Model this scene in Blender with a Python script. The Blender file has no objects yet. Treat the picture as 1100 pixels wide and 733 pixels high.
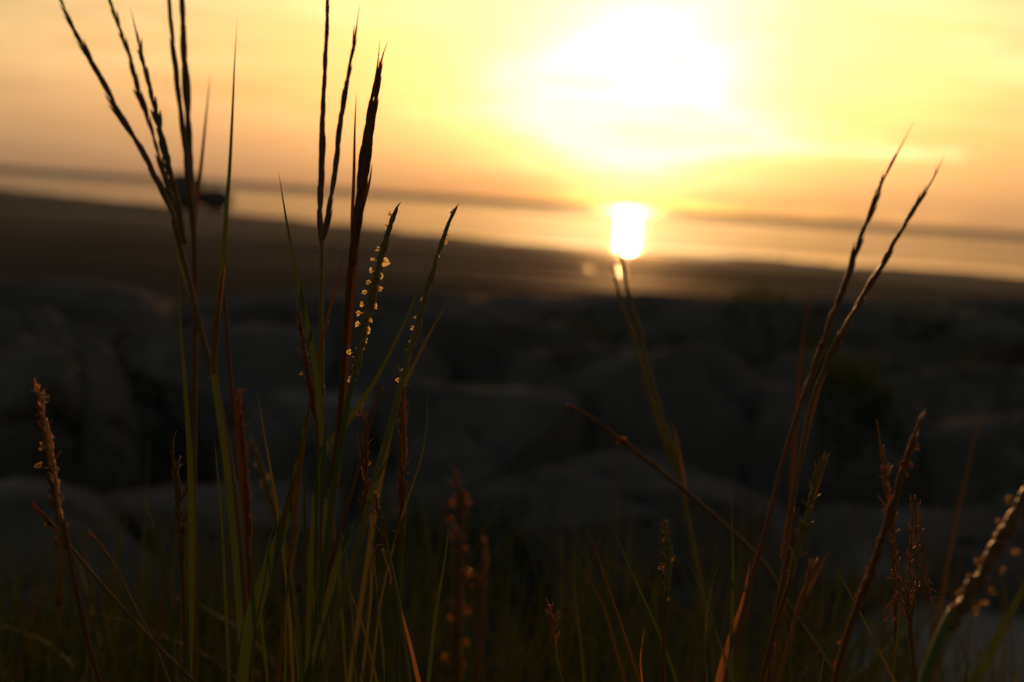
import bpy, bmesh, math, random
from mathutils import Vector, Matrix, noise
rad = math.radians
SC = bpy.context.scene
COL = SC.collection

# ------------------------------------------------------------------ camera
W, H = 1100.0, 733.0
LENS, SENSOR = 35.0, 22.3
FPX = LENS / SENSOR * W
CAM = Vector((0, 0, 0.5))
ROLL = rad(3.75)
PITCH = math.atan(152.2 / FPX)
FWD = Vector((0, math.cos(PITCH), -math.sin(PITCH)))
R0 = Vector((1, 0, 0)); U0 = R0.cross(FWD)
RGT = R0 * math.cos(ROLL) + U0 * math.sin(ROLL)
UP = U0 * math.cos(ROLL) - R0 * math.sin(ROLL)

def ray(px, py):
    return FWD + RGT * ((px - W / 2) / FPX) - UP * ((py - H / 2) / FPX)

def P(px, py, Y):
    """point seen at photo pixel (px, py) at depth Y metres"""
    return CAM + ray(px, py) * Y

cd = bpy.data.cameras.new('camera'); cam = bpy.data.objects.new('camera', cd); COL.objects.link(cam)
cam.matrix_world = Matrix(((RGT.x, UP.x, -FWD.x, CAM.x), (RGT.y, UP.y, -FWD.y, CAM.y),
                           (RGT.z, UP.z, -FWD.z, CAM.z), (0, 0, 0, 1)))
cd.lens = LENS; cd.sensor_width = SENSOR; cd.sensor_fit = 'HORIZONTAL'
cd.clip_start = 0.02; cd.clip_end = 60000
cd.dof.use_dof = True; cd.dof.focus_distance = 0.60; cd.dof.aperture_fstop = 6.0
SC.camera = cam

# ------------------------------------------------------------------ render + view
SC.render.engine = 'CYCLES'
SC.cycles.use_denoising = True
SC.cycles.max_bounces = 6
SC.cycles.caustics_reflective = False; SC.cycles.caustics_refractive = False
SC.view_settings.view_transform = 'Standard'
SC.view_settings.look = 'None'
SC.view_settings.exposure = 0.0
SC.view_settings.gamma = 1.0
SC.view_settings.use_curve_mapping = False

# ------------------------------------------------------------------ sun + sky
sd = ray(684, 118).normalized()                    # towards the sun
SUN_EL = math.asin(sd.z); SUN_AZ = math.atan2(sd.x, sd.y)
sl = bpy.data.lights.new('sun', 'SUN'); sun = bpy.data.objects.new('sun', sl); COL.objects.link(sun)
sl.energy = 2.0; sl.angle = rad(0.5); sl.color = (1.0, 0.46, 0.15)
sun.rotation_euler = sd.to_track_quat('Z', 'Y').to_euler()
sun.location = (0, 0, 30)

wd = bpy.data.worlds.new('World'); SC.world = wd; wd.use_nodes = True
wt = wd.node_tree; wt.nodes.clear()

class NT:
    """tiny node-tree writer"""
    def __init__(s, t): s.t = t
    def n(s, kind, **kw):
        o = s.t.nodes.new(kind)
        for k, v in kw.items(): setattr(o, k, v)
        return o
    def link(s, a, b): s.t.links.new(a, b)
    def put(s, sock, v):
        if hasattr(v, 'is_output'): s.link(v, sock)
        else: sock.default_value = v
    def m(s, op, a, b=0.0, c=0.0, clamp=False):
        o = s.n('ShaderNodeMath', operation=op, use_clamp=clamp)
        s.put(o.inputs[0], a); s.put(o.inputs[1], b); s.put(o.inputs[2], c)
        return o.outputs[0]
    def vm(s, op, a, b=(0, 0, 0), out=0, scale=None):
        o = s.n('ShaderNodeVectorMath', operation=op)
        s.put(o.inputs[0], a); s.put(o.inputs[1], b)
        if scale is not None: s.put(o.inputs['Scale'], scale)
        return o.outputs[out]
    def mix(s, f, a, b, blend='MIX'):
        o = s.n('ShaderNodeMix', data_type='RGBA', blend_type=blend)
        s.put(o.inputs[0], f); s.put(o.inputs[6], a); s.put(o.inputs[7], b)
        return o.outputs[2]
    def ramp(s, f, stops, interp='LINEAR'):
        o = s.n('ShaderNodeValToRGB'); o.color_ramp.interpolation = interp
        e = o.color_ramp.elements
        while len(e) < len(stops): e.new(0.5)
        for i, (p, c) in enumerate(stops):
            e[i].position = p; e[i].color = c if len(c) == 4 else (*c, 1)
        s.put(o.inputs[0], f)
        return o.outputs[0]
    def noise(s, vec, scale, detail=3, rough=0.5, out=0):
        o = s.n('ShaderNodeTexNoise'); s.put(o.inputs['Vector'], vec)
        o.inputs['Scale'].default_value = scale; o.inputs['Detail'].default_value = detail
        o.inputs['Roughness'].default_value = rough
        return o.outputs[out]

w = NT(wt)
tc = w.n('ShaderNodeTexCoord')
dirv = w.vm('NORMALIZE', tc.outputs['Generated'])
sky = w.n('ShaderNodeTexSky', sky_type='NISHITA')
sky.sun_disc = False; sky.sun_elevation = SUN_EL; sky.sun_rotation = SUN_AZ
sky.altitude = 0; sky.air_density = 1.3; sky.dust_density = 4.0; sky.ozone_density = 1.0
sep = w.n('ShaderNodeSeparateXYZ'); w.link(dirv, sep.inputs[0])
el = w.m('MAXIMUM', w.m('MULTIPLY', w.m('ARCSINE', sep.outputs[2]), 57.29578), 0.0)       # degrees of elevation
dot = w.vm('DOT_PRODUCT', dirv, tuple(sd), out=1)
ang = w.m('MULTIPLY', w.m('ARCCOSINE', w.m('MINIMUM', dot, 0.9999999)), 57.29578)
# thin stratus: noise stretched along the horizon
strv = w.vm('MULTIPLY', w.vm('ADD', dirv, (0.31, 0.0, 0.06)), (3.0, 3.0, 24.0))
cl = w.noise(strv, 1.5, 5, 0.6)
cl2 = w.m('MULTIPLY', w.m('SUBTRACT', cl, 0.5), 1.5)
angw = w.m('MULTIPLY', ang, w.m('ADD', 1.0, w.m('MULTIPLY', cl2, 1.3)))
def expo(x, k, amp): return w.m('MULTIPLY', w.m('EXPONENT', w.m('MULTIPLY', x, -1.0 / k)), amp)
angc = w.m('MULTIPLY', ang, w.m('ADD', 1.0, w.m('MULTIPLY', cl2, 2.4)))
core = w.m('MINIMUM', expo(angc, 1.62, 7.5), 1.35)
mid = expo(angw, 4.6, 0.84)
wide = expo(ang, 18.0, 0.40)
g1 = w.vm('SCALE', (1.0, 0.90, 0.55), scale=core)
g2 = w.vm('SCALE', (1.0, 0.72, 0.27), scale=mid)
g3 = w.vm('SCALE', (0.95, 0.60, 0.30), scale=wide)
glow = w.vm('ADD', w.vm('ADD', g1, g2), g3)
base = w.ramp(w.m('DIVIDE', el, 90.0), [(0.0, (0.26, 0.165, 0.10)), (0.022, (0.36, 0.24, 0.135)), (0.05, (0.42, 0.31, 0.17)), (0.09, (0.36, 0.34, 0.22)),
                                       (0.2, (0.12, 0.12, 0.11)), (0.5, (0.042, 0.044, 0.050)), (1.0, (0.032, 0.035, 0.043))])
# extinction of the low air: more blue lost near the horizon
low = w.m('EXPONENT', w.m('MULTIPLY', el, -1.0 / 1.6))
ext = w.mix(low, (1, 1, 1, 1), (0.86, 0.46, 0.09, 1))
glowc = w.vm('MULTIPLY', glow, ext)
cloudm = w.m('ADD', 1.0, w.m('MULTIPLY', cl2, w.m('MULTIPLY', w.m('MINIMUM', w.m('DIVIDE', el, 4.0), 1.0), 1.7)))
tot = w.vm('SCALE', w.vm('ADD', glowc, base), scale=cloudm)
# the side of the sky away from the sun is dim
bg1 = w.n('ShaderNodeBackground'); w.link(sky.outputs[0], bg1.inputs[0]); bg1.inputs[1].default_value = 0.05
facing = w.m('MULTIPLY_ADD', dot, 0.5, 0.5)
tot = w.vm('SCALE', tot, scale=w.m('ADD', 0.17, w.m('MULTIPLY', w.m('POWER', facing, 3.0), 0.83)))
bg2 = w.n('ShaderNodeBackground'); w.link(tot, bg2.inputs[0]); bg2.inputs[1].default_value = 1.0
add = w.n('ShaderNodeAddShader'); w.link(bg1.outputs[0], add.inputs[0]); w.link(bg2.outputs[0], add.inputs[1])
wo = w.n('ShaderNodeOutputWorld'); w.link(add.outputs[0], wo.inputs[0])

# ------------------------------------------------------------------ helpers
def mat(name):
    m = bpy.data.materials.new(name); m.use_nodes = True
    t = NT(m.node_tree); t.t.nodes.clear()
    out = t.n('ShaderNodeOutputMaterial')
    return m, t, out

def bsdf(t, out, color, rough=0.8, spec=0.5, normal=None, **kw):
    b = t.n('ShaderNodeBsdfPrincipled')
    t.put(b.inputs['Base Color'], color if hasattr(color, 'is_output') or len(color) == 4 else (*color, 1))
    t.put(b.inputs['Roughness'], rough); b.inputs['Specular IOR Level'].default_value = spec
    if normal is not None: t.link(normal, b.inputs['Normal'])
    for k, v in kw.items(): t.put(b.inputs[k], v)
    if out is not None: t.link(b.outputs[0], out.inputs[0])
    return b

def bump(t, h, strength, dist):
    b = t.n('ShaderNodeBump'); b.inputs['Strength'].default_value = strength
    b.inputs['Distance'].default_value = dist; t.link(h, b.inputs['Height'])
    return b.outputs[0]

def mesh_obj(name, bm_or_data, m, parent=None, smooth=True, loc=None):
    me = bpy.data.meshes.new(name)
    if isinstance(bm_or_data, tuple): me.from_pydata(*bm_or_data)
    else: bm_or_data.to_mesh(me); bm_or_data.free()
    if smooth: me.polygons.foreach_set('use_smooth', [True] * len(me.polygons))
    me.materials.append(m); me.update()
    o = bpy.data.objects.new(name, me); COL.objects.link(o)
    if parent is not None: o.parent = parent
    if loc is not None: o.location = loc
    return o

def tag(o, label=None, cat=None, group=None, kind=None):
    for k, v in (('label', label), ('category', cat), ('group', group), ('kind', kind)):
        if v: o[k] = v
    return o

# ------------------------------------------------------------------ setting materials
def water_mat(name, color, rough, sx, sy, bstr, bdist, big=0.0, turbid=0.0):
    m, t, out = mat(name)
    g = t.n('ShaderNodeNewGeometry')
    v = t.vm('MULTIPLY', g.outputs['Position'], (sx, sy, 1.0))
    h = t.noise(v, 1.0, 4, 0.6)
    if big:                                          # wind-ruffled streaks between calm ones
        st = t.noise(t.vm('MULTIPLY', g.outputs['Position'], (0.025, 0.11, 1.0)), 1.0, 4, 0.6)
        rough = t.m('ADD', rough, t.m('MULTIPLY', t.m('MULTIPLY', t.m('SUBTRACT', st, 0.40), 4.0, clamp=True), big))
    b = bsdf(t, out, color, rough, 0.5, bump(t, h, bstr, bdist), IOR=1.33)
    if big:                                          # turbid chop and low mud ridges; dull streaks also paint the reflection dimmer
        s2 = t.noise(t.vm('ADD', t.vm('MULTIPLY', g.outputs['Position'], (0.03, 0.16, 1.0)), (7.3, 2.1, 0)), 1.0, 5, 0.62)
        d = t.n('ShaderNodeBsdfDiffuse'); d.inputs[0].default_value = (0.055, 0.048, 0.042, 1)
        mx = t.n('ShaderNodeMixShader'); t.put(mx.inputs[0], t.m('MULTIPLY', t.m('MULTIPLY', t.m('SUBTRACT', s2, 0.36), 3.0, clamp=True), 0.80))
        t.link(b.outputs[0], mx.inputs[1]); t.link(d.outputs[0], mx.inputs[2]); t.link(mx.outputs[0], out.inputs[0])
    elif turbid:
        d = t.n('ShaderNodeBsdfDiffuse'); d.inputs[0].default_value = (0.05, 0.05, 0.048, 1)
        mx = t.n('ShaderNodeMixShader'); mx.inputs[0].default_value = turbid
        t.link(b.outputs[0], mx.inputs[1]); t.link(d.outputs[0], mx.inputs[2]); t.link(mx.outputs[0], out.inputs[0])
    return m
SEA = water_mat('sea_water', (0.012, 0.018, 0.022), 0.45, 0.02, 0.06, 0.6, 1.5, turbid=0.18)
SHALLOW = water_mat('shallow_water', (0.035, 0.03, 0.025), 0.05, 0.16, 0.7, 0.26, 0.05, big=0.07)

def sand_mat():
    m, t, out = mat('moist_sand')
    g = t.n('ShaderNodeNewGeometry')
    pos = g.outputs['Position']
    s = t.n('ShaderNodeSeparateXYZ'); t.link(pos, s.inputs[0])
    n1 = t.noise(t.vm('MULTIPLY', pos, (0.06, 0.24, 1)), 1.0, 5, 0.6)
    n2 = t.noise(pos, 6.0, 4, 0.6)
    wet = t.m('MULTIPLY', t.m('SUBTRACT', n1, 0.42), 5.0, clamp=True)      # drained, drier patches
    col = t.mix(n2, (0.045, 0.040, 0.034, 1), (0.115, 0.10, 0.085, 1))
    col = t.mix(wet, col, (0.035, 0.031, 0.028, 1))
    r = t.m('SUBTRACT', 0.85, t.m('MULTIPLY', wet, 0.32))
    h = t.noise(t.vm('MULTIPLY', pos, (1.2, 2.4, 1)), 2.5, 5, 0.65)
    nb = bump(t, h, 0.9, 0.05)
    d = t.n('ShaderNodeBsdfDiffuse'); t.link(col, d.inputs[0]); t.link(nb, d.inputs['Normal'])
    b = bsdf(t, None, col, 0.60, 0.5, nb)
    near = t.m('MULTIPLY', t.m('SUBTRACT', s.outputs[1], 22.0), 0.022, clamp=True)       # wetter towards the water
    mx = t.n('ShaderNodeMixShader'); t.put(mx.inputs[0], t.m('MULTIPLY', t.m('MULTIPLY_ADD', wet, 0.85, 0.15), t.m('MULTIPLY_ADD', near, 0.8, 0.04)))
    t.link(d.outputs[0], mx.inputs[1]); t.link(b.outputs[0], mx.inputs[2]); t.link(mx.outputs[0], out.inputs[0])
    return m
SAND = sand_mat()

def soil_mat():
    m, t, out = mat('dark_soil')
    g = t.n('ShaderNodeNewGeometry'); pos = g.outputs['Position']
    s = t.n('ShaderNodeSeparateXYZ'); t.link(pos, s.inputs[0])
    n1 = t.noise(pos, 9.0, 5, 0.6)
    n2 = t.noise(pos, 1.1, 3, 0.5)
    col = t.mix(n1, (0.02, 0.016, 0.012, 1), (0.05, 0.042, 0.032, 1))
    # a spill of pale sand on the right of the bank
    f = t.m('MULTIPLY', t.m('SUBTRACT', t.m('ADD', s.outputs[0], t.m('MULTIPLY', n2, 0.25)), 0.52), 7.0, clamp=True)
    f = t.m('MULTIPLY', f, t.m('MULTIPLY', t.m('SUBTRACT', 2.75, s.outputs[1]), 5.0, clamp=True))
    col = t.mix(f, col, (0.30, 0.28, 0.25, 1))
    d = t.n('ShaderNodeBsdfDiffuse'); t.link(col, d.inputs[0]); t.link(bump(t, n1, 0.6, 0.02), d.inputs['Normal']); t.link(d.outputs[0], out.inputs[0])
    return m
SOIL = soil_mat()

def rock_mat():
    m, t, out = mat('armour_stone')
    c = t.n('ShaderNodeTexCoord'); oi = t.n('ShaderNodeObjectInfo')
    pos = t.vm('ADD', c.outputs['Object'], t.vm('SCALE', (7.0, 3.0, 5.0), scale=oi.outputs['Random']))
    n1 = t.noise(pos, 5.0, 6, 0.62)
    n2 = t.noise(pos, 42.0, 4, 0.6)
    vo = t.n('ShaderNodeTexVoronoi'); t.link(pos, vo.inputs['Vector']); vo.inputs['Scale'].default_value = 26
    lich = t.m('MULTIPLY', t.m('SUBTRACT', t.noise(pos, 3.1, 4, 0.7), 0.56), 8.0, clamp=True)
    col = t.mix(n1, (0.07, 0.065, 0.063, 1), (0.25, 0.228, 0.217, 1))
    col = t.mix(t.m('MULTIPLY', lich, 0.8), col, (0.28, 0.27, 0.25, 1))
    col = t.mix(t.m('MULTIPLY', oi.outputs['Random'], 0.35), col, (0.10, 0.088, 0.08, 1))
    h = t.m('ADD', t.m('MULTIPLY', n1, 1.0), t.m('MULTIPLY', n2, 0.25))
    d = t.n('ShaderNodeBsdfDiffuse'); t.link(col, d.inputs[0]); t.link(bump(t, h, 0.7, 0.03), d.inputs['Normal']); t.link(d.outputs[0], out.inputs[0])
    return m
ROCK = rock_mat()

# ------------------------------------------------------------------ ground, beach, water
def grid(name, xs, ys, zf, m):
    vs = [(x, y, zf(x, y)) for y in ys for x in xs]
    nx = len(xs)
    fs = [(j * nx + i, j * nx + i + 1, (j + 1) * nx + i + 1, (j + 1) * nx + i)
          for j in range(len(ys) - 1) for i in range(nx - 1)]
    return tag(mesh_obj(name, (vs, [], fs), m), kind='structure')

def lin(a, b, n): return [a + (b - a) * i / (n - 1) for i in range(n)]
def sstep(a, b, v):
    t_ = min(1, max(0, (v - a) / (b - a))); return t_ * t_ * (3 - 2 * t_)
BZ = -1.28                                            # level of the flat beach
def ground_z(x, y):
    z = 0.10 - 0.46 * sstep(1.1, 1.9, y) + 0.2 * sstep(4.2, 6.0, y)
    z += 0.26 * sstep(0.35, 0.6, x) * sstep(1.3, 1.8, y) * (1 - sstep(2.5, 3.0, y))
    z += (BZ + 0.10) * sstep(6.3, 9.5, y)
    z += 0.035 * noise.noise(Vector((x * 1.3, y * 1.3, 0)))
    z += 0.012 * noise.noise(Vector((x * 6, y * 6, 3)))
    return z
gx = [-40, -20, -12, -8, -6] + lin(-5, 5, 90) + [6, 8, 12, 20, 40]
gy = [-30, -12, -6, -3, -1.5] + lin(-1, 7, 80) + [7.6, 8.2, 9, 9.6, 11]
grid('ground', gx, gy, ground_z, SOIL)

def shore(x):                                          # distance of the waterline
    return 68 + 1.5 * min(max(0.0, -x), 300.0) + 4.5 * noise.noise(Vector((x * 0.06, 0, 1))) + 2.2 * noise.noise(Vector((x * 0.21, 0, 7)))
def beach_z(x, y):
    s = shore(x)
    z = BZ + 0.02 * noise.noise(Vector((x * 0.25, y * 0.5, 5))) + 0.012 * noise.noise(Vector((x * 1.1, y * 1.6, 9)))
    z -= 0.04 * sstep(s - 18, s - 2, y) + 0.4 * sstep(s - 2, s + 40, y)
    return z
bxs = [-3000, -800, -300, -150] + lin(-110, 110, 150) + [150, 300, 800, 3000]
bys = [-60, -20, 0] + lin(6, 100, 160) + lin(102, 300, 80) + [500, 640]
grid('beach', bxs, bys, beach_z, SAND)
SEA_Z = -1.325
grid('shallow_water', [-3000, -1000, -300, -100, 0, 100, 300, 1000, 3000], [40, 80, 120, 200, 380], lambda x, y: SEA_Z, SHALLOW)
grid('sea', [-30000, -8000, -1500, 0, 1500, 8000, 30000], [380, 500, 700, 1500, 5000, 14000, 40000], lambda x, y: SEA_Z, SEA)
# land reaching away behind the camera so that no edge shows from beside the photograph's spot

# ------------------------------------------------------------------ armour stones
def make_rock(cx, cy, wpx, hpx, Y, label, seed, depth=1.0, name='boulder', group='armour stones', m=ROCK, squash=0.7, res=3):
    rnd = random.Random(seed)
    c = P(cx, cy, Y)
    grow = 1.26 if Y < 20 else 1.0
    wx = wpx * Y / FPX * grow; hz = hpx * Y / FPX
    top = c.z + hz / 2
    if Y < 20:                                  # the stone goes down into the bank
        zb = min(c.z - hz / 2, ground_z(c.x, c.y) - 0.06); hz = top - zb; c.z = (top + zb) / 2
    dy = max(wx * 0.85, hz) * depth
    bm = bmesh.new()
    pts = []; pw = 9.0 if Y < 20 else 2.6
    for i in range(34):
        v = Vector((rnd.gauss(0, 1), rnd.gauss(0, 1), rnd.gauss(0, 1))).normalized()
        k = 1.0 / (abs(v.x) ** pw + abs(v.y) ** pw + abs(v.z) ** pw) ** (1 / pw)
        k *= rnd.uniform(0.86, 1.05)
        pts.append(bm.verts.new((v.x * k * wx / 2, v.y * k * dy / 2, v.z * k * hz / 2 * 1.02)))
    r = bmesh.ops.convex_hull(bm, input=pts)
    junk = [e for e in r['geom_interior'] + r['geom_unused'] if isinstance(e, bmesh.types.BMVert)]
    bmesh.ops.delete(bm, geom=list(set(junk)), context='VERTS')
    sz = min(wx, dy, hz)
    bmesh.ops.bevel(bm, geom=bm.edges[:], offset=sz * 0.05, segments=2, profile=0.6, affect='EDGES', clamp_overlap=True)
    bmesh.ops.triangulate(bm, faces=bm.faces[:])
    L = max(wx, dy, hz) / (9 * res)
    for _ in range(4):
        es = [e for e in bm.edges if e.calc_length() > L * 1.6]
        if not es or len(bm.verts) > 9000: break
        bmesh.ops.subdivide_edges(bm, edges=es, cuts=1)
        bmesh.ops.triangulate(bm, faces=[f for f in bm.faces if len(f.verts) > 3])
    if Y < 20:                                     # split planes: shallow cracks across the slab
        for q in range(3):
            nrm = Vector((rnd.gauss(0, 1), rnd.gauss(0, .6), rnd.gauss(0, .5))).normalized(); d0 = rnd.uniform(-.3, .3) * wx
            for v in bm.verts:
                dd = v.co.dot(nrm) - d0 + 0.03 * noise.noise(v.co * 9 + Vector((q, seed, 0)))
                if abs(dd) < .02: v.co *= 1 - .10 * (1 - abs(dd) / .02)
                elif dd > 0 and q == 0: v.co.z -= hz * .035
    off = Vector((seed * 3.1, seed * 1.7, seed * 0.9))
    bm.normal_update()
    for v in bm.verts:
        n = v.normal.copy()
        d = noise.fractal(v.co * (2.2 / sz) * 0.5 + off, 1.0, 2.1, 5) * sz * 0.055
        d += noise.noise(v.co * (9 / sz) + off) * sz * 0.012
        v.co += n * d
    roll = rnd.uniform(-0.06, 0.06) - 0.05
    bmesh.ops.rotate(bm, verts=bm.verts[:], cent=(0, 0, 0), matrix=Matrix.Rotation(roll, 3, 'Y') @ Matrix.Rotation(rnd.uniform(-0.2, 0.2), 3, 'Z'))
    return tag(mesh_obj(name, bm, m, loc=c), label, 'rock', group)

ROCKS = [  # cx, cy, w, h (photo px), distance, label
 (40, 326, 230, 62, 5.6, 'long flat-topped dark stone at the upper left, seaward edge of the bank'),
 (18, 366, 130, 78, 4.6, 'dark stone just above the big sloping stone at the left edge'),
 (10, 450, 225, 150, 3.3, 'big stone sloping down to a black gap at the left edge, behind the tattered stalk'),
 (200, 415, 262, 150, 3.8, 'widest smooth grey stone, behind the left clump of grass'),
 (292, 340, 200, 56, 5.3, 'low flat stone on the crest directly above the widest grey stone'),
 (40, 585, 270, 120, 2.5, 'low dark stone along the bottom left behind the thin grass'),
 (232, 575, 250, 92, 2.7, 'dark stone below the widest grey stone, at the foot of the left clump'),
 (412, 382, 130, 84, 4.0, 'rounded stone behind the two flowering spikes'),
 (505, 468, 215, 104, 3.2, 'dark stone with a slanting top edge, between the flowering spikes and the black hollow'),
 (565, 377, 190, 70, 4.4, 'stone just above the black hollow, left of the paired spikes'),
 (455, 338, 190, 44, 5.8, 'thin strip of stone on the crest behind the flowering spikes'),
 (622, 340, 240, 40, 6.0, 'low stone on the crest under the sun, left of the paired spikes'),
 (730, 440, 290, 150, 3.6, 'large brownish stone behind the paired spikes'),
 (690, 555, 300, 120, 2.8, 'broad dark stone under the diagonal fallen stalk'),
 (470, 575, 190, 105, 2.6, 'dark stone low down behind the blurred orange seed head'),
 (800, 354, 190, 56, 5.2, 'small stone on the crest between the paired spikes and the tall right spikes'),
 (905, 392, 150, 62, 4.6, 'stone just right of the tall leaning spikes, below the crest'),
 (1040, 400, 230, 84, 4.3, 'broad stone near the right edge below the crest'),
 (925, 348, 280, 48, 5.9, 'long low stone on the crest behind the tall leaning spikes'),
 (1075, 346, 220, 44, 6.4, 'low stone on the crest at the far right edge'),
 (905, 480, 190, 118, 3.5, 'stone behind the red broken stalk, right of centre'),
 (1060, 495, 200, 116, 3.4, 'dark stone at the right edge above the hanging dried seed head'),
 (880, 600, 210, 110, 2.7, 'dark stone low on the right behind the reddish stalks'),
 (1045, 602, 230, 98, 2.75, 'dark stone directly above the patch of pale sand'),
 (345, 470, 130, 100, 3.3, 'shadowed stone hidden among the stems of the middle clump'),
 (-120, 350, 190, 90, 5.0, 'dark stone at the far left border above the sloping stone'),
]
for i, (cx, cy, w_, h_, Y, lab) in enumerate(ROCKS):
    if cx < -60: continue
    make_rock(cx, cy, w_, h_, Y, lab, 11 + i)

# rocks standing on the far waterline
make_rock(199, 205, 44, 42, 100, 'upper blurred dark rock on the far waterline at the left, behind the stems', 71, res=1, group='rocks on the waterline', depth=1.3)
make_rock(229, 214, 42, 26, 100, 'lower blurred dark rock on the far waterline, right of the taller one', 72, res=1, group='rocks on the waterline', depth=1.3)

# ------------------------------------------------------------------ plants
def plant_mat(name, c1, c2, trans, rough=0.5, thin=False, tw=0.22, spec=0.22, scale=60.0, sss=0.5):
    """thin: leaf tissue lit through from behind; otherwise a solid stem or scale that scatters light inside"""
    m, t, out = mat(name)
    c = t.n('ShaderNodeTexCoord')
    pos = t.vm('MULTIPLY', c.outputs['Object'], (1.0, 1.0, 0.12))
    n1 = t.noise(pos, scale * 9, 3, 0.6)
    n2 = t.noise(c.outputs['Object'], scale, 3, 0.6)
    f = t.m('MULTIPLY_ADD', n1, 0.5, t.m('MULTIPLY', n2, 0.5))
    f = t.m('MULTIPLY', t.m('SUBTRACT', f, 0.35), 3.2, clamp=True)
    col = t.mix(f, (*c1, 1), (*c2, 1))
    if thin:
        b = bsdf(t, None, col, rough, spec, bump(t, n1, 0.35, 0.0006))
        tr = t.n('ShaderNodeBsdfTranslucent'); t.link(t.mix(0.5, col, (*trans, 1)), tr.inputs[0])
        mx = t.n('ShaderNodeMixShader'); mx.inputs[0].default_value = tw
        t.link(b.outputs[0], mx.inputs[1]); t.link(tr.outputs[0], mx.inputs[2]); t.link(mx.outputs[0], out.inputs[0])
    else:
        b = bsdf(t, out, t.mix(0.25, col, (*trans, 1)), rough, spec, bump(t, n1, 0.35, 0.0006))
        b.inputs['Subsurface Weight'].default_value = sss
        b.inputs['Subsurface Radius'].default_value = (1.0, 0.55, 0.25)
        b.inputs['Subsurface Scale'].default_value = 0.0012
    return m
PAL = {
 'green': ((0.045, 0.075, 0.018), (0.10, 0.12, 0.03), (0.30, 0.36, 0.06)),
 'olive': ((0.13, 0.115, 0.035), (0.22, 0.17, 0.055), (0.45, 0.34, 0.07)),
 'brown': ((0.075, 0.043, 0.02), (0.18, 0.10, 0.044), (0.45, 0.22, 0.07)),
 'red': ((0.075, 0.030, 0.016), (0.16, 0.066, 0.027), (0.45, 0.17, 0.055)),
 'orange': ((0.14, 0.058, 0.02), (0.30, 0.13, 0.042), (0.65, 0.26, 0.07)),
 'straw': ((0.24, 0.16, 0.08), (0.42, 0.29, 0.14), (0.80, 0.50, 0.22)),
 'anther': ((0.66, 0.50, 0.25), (0.8, 0.66, 0.38), (0.95, 0.78, 0.42)),
}
MT = {k: plant_mat('solid_' + k, *v, sss=1.0 if k in ('anther', 'straw') else 0.25) for k, v in PAL.items()}
MLF = {k: plant_mat('leaf_' + k, *v, thin=True, tw=0.85 if k == 'anther' else 0.28 if k in ('straw', 'orange') else 0.10) for k, v in PAL.items()}
TURF = {k: plant_mat('turf_' + k, tuple(x * .75 for x in v[0]), tuple(x * .8 for x in v[1]), v[2], thin=True, tw=0.07, rough=.75, spec=.15) for k, v in PAL.items()}

def crom(pts, n):
    """Catmull-Rom samples through pts (tuples of any length)"""
    if len(pts) == 2: pts = [pts[0], tuple((a + b) / 2 for a, b in zip(*pts)), pts[1]]
    q = [tuple(2 * a - b for a, b in zip(pts[0], pts[1]))] + list(pts) + [tuple(2 * a - b for a, b in zip(pts[-1], pts[-2]))]
    out = []; segs = len(pts) - 1
    for i in range(n):
        u = i / (n - 1) * segs; k = min(int(u), segs - 1); t_ = u - k
        p0, p1, p2, p3 = q[k], q[k + 1], q[k + 2], q[k + 3]
        out.append(tuple(0.5 * (2 * b + (c - a) * t_ + (2 * a - 5 * b + 4 * c - d) * t_ ** 2 + (3 * b - a - 3 * c + d) * t_ ** 3)
                         for a, b, c, d in zip(p0, p1, p2, p3)))
    return out

def frames(path, ref):
    out = []
    for i, p in enumerate(path):
        a = path[max(0, i - 1)]; b = path[min(len(path) - 1, i + 1)]
        T = (b - a).normalized()
        S = T.cross(ref).normalized(); N = S.cross(T).normalized()
        out.append((p, T, S, N))
    return out

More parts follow.
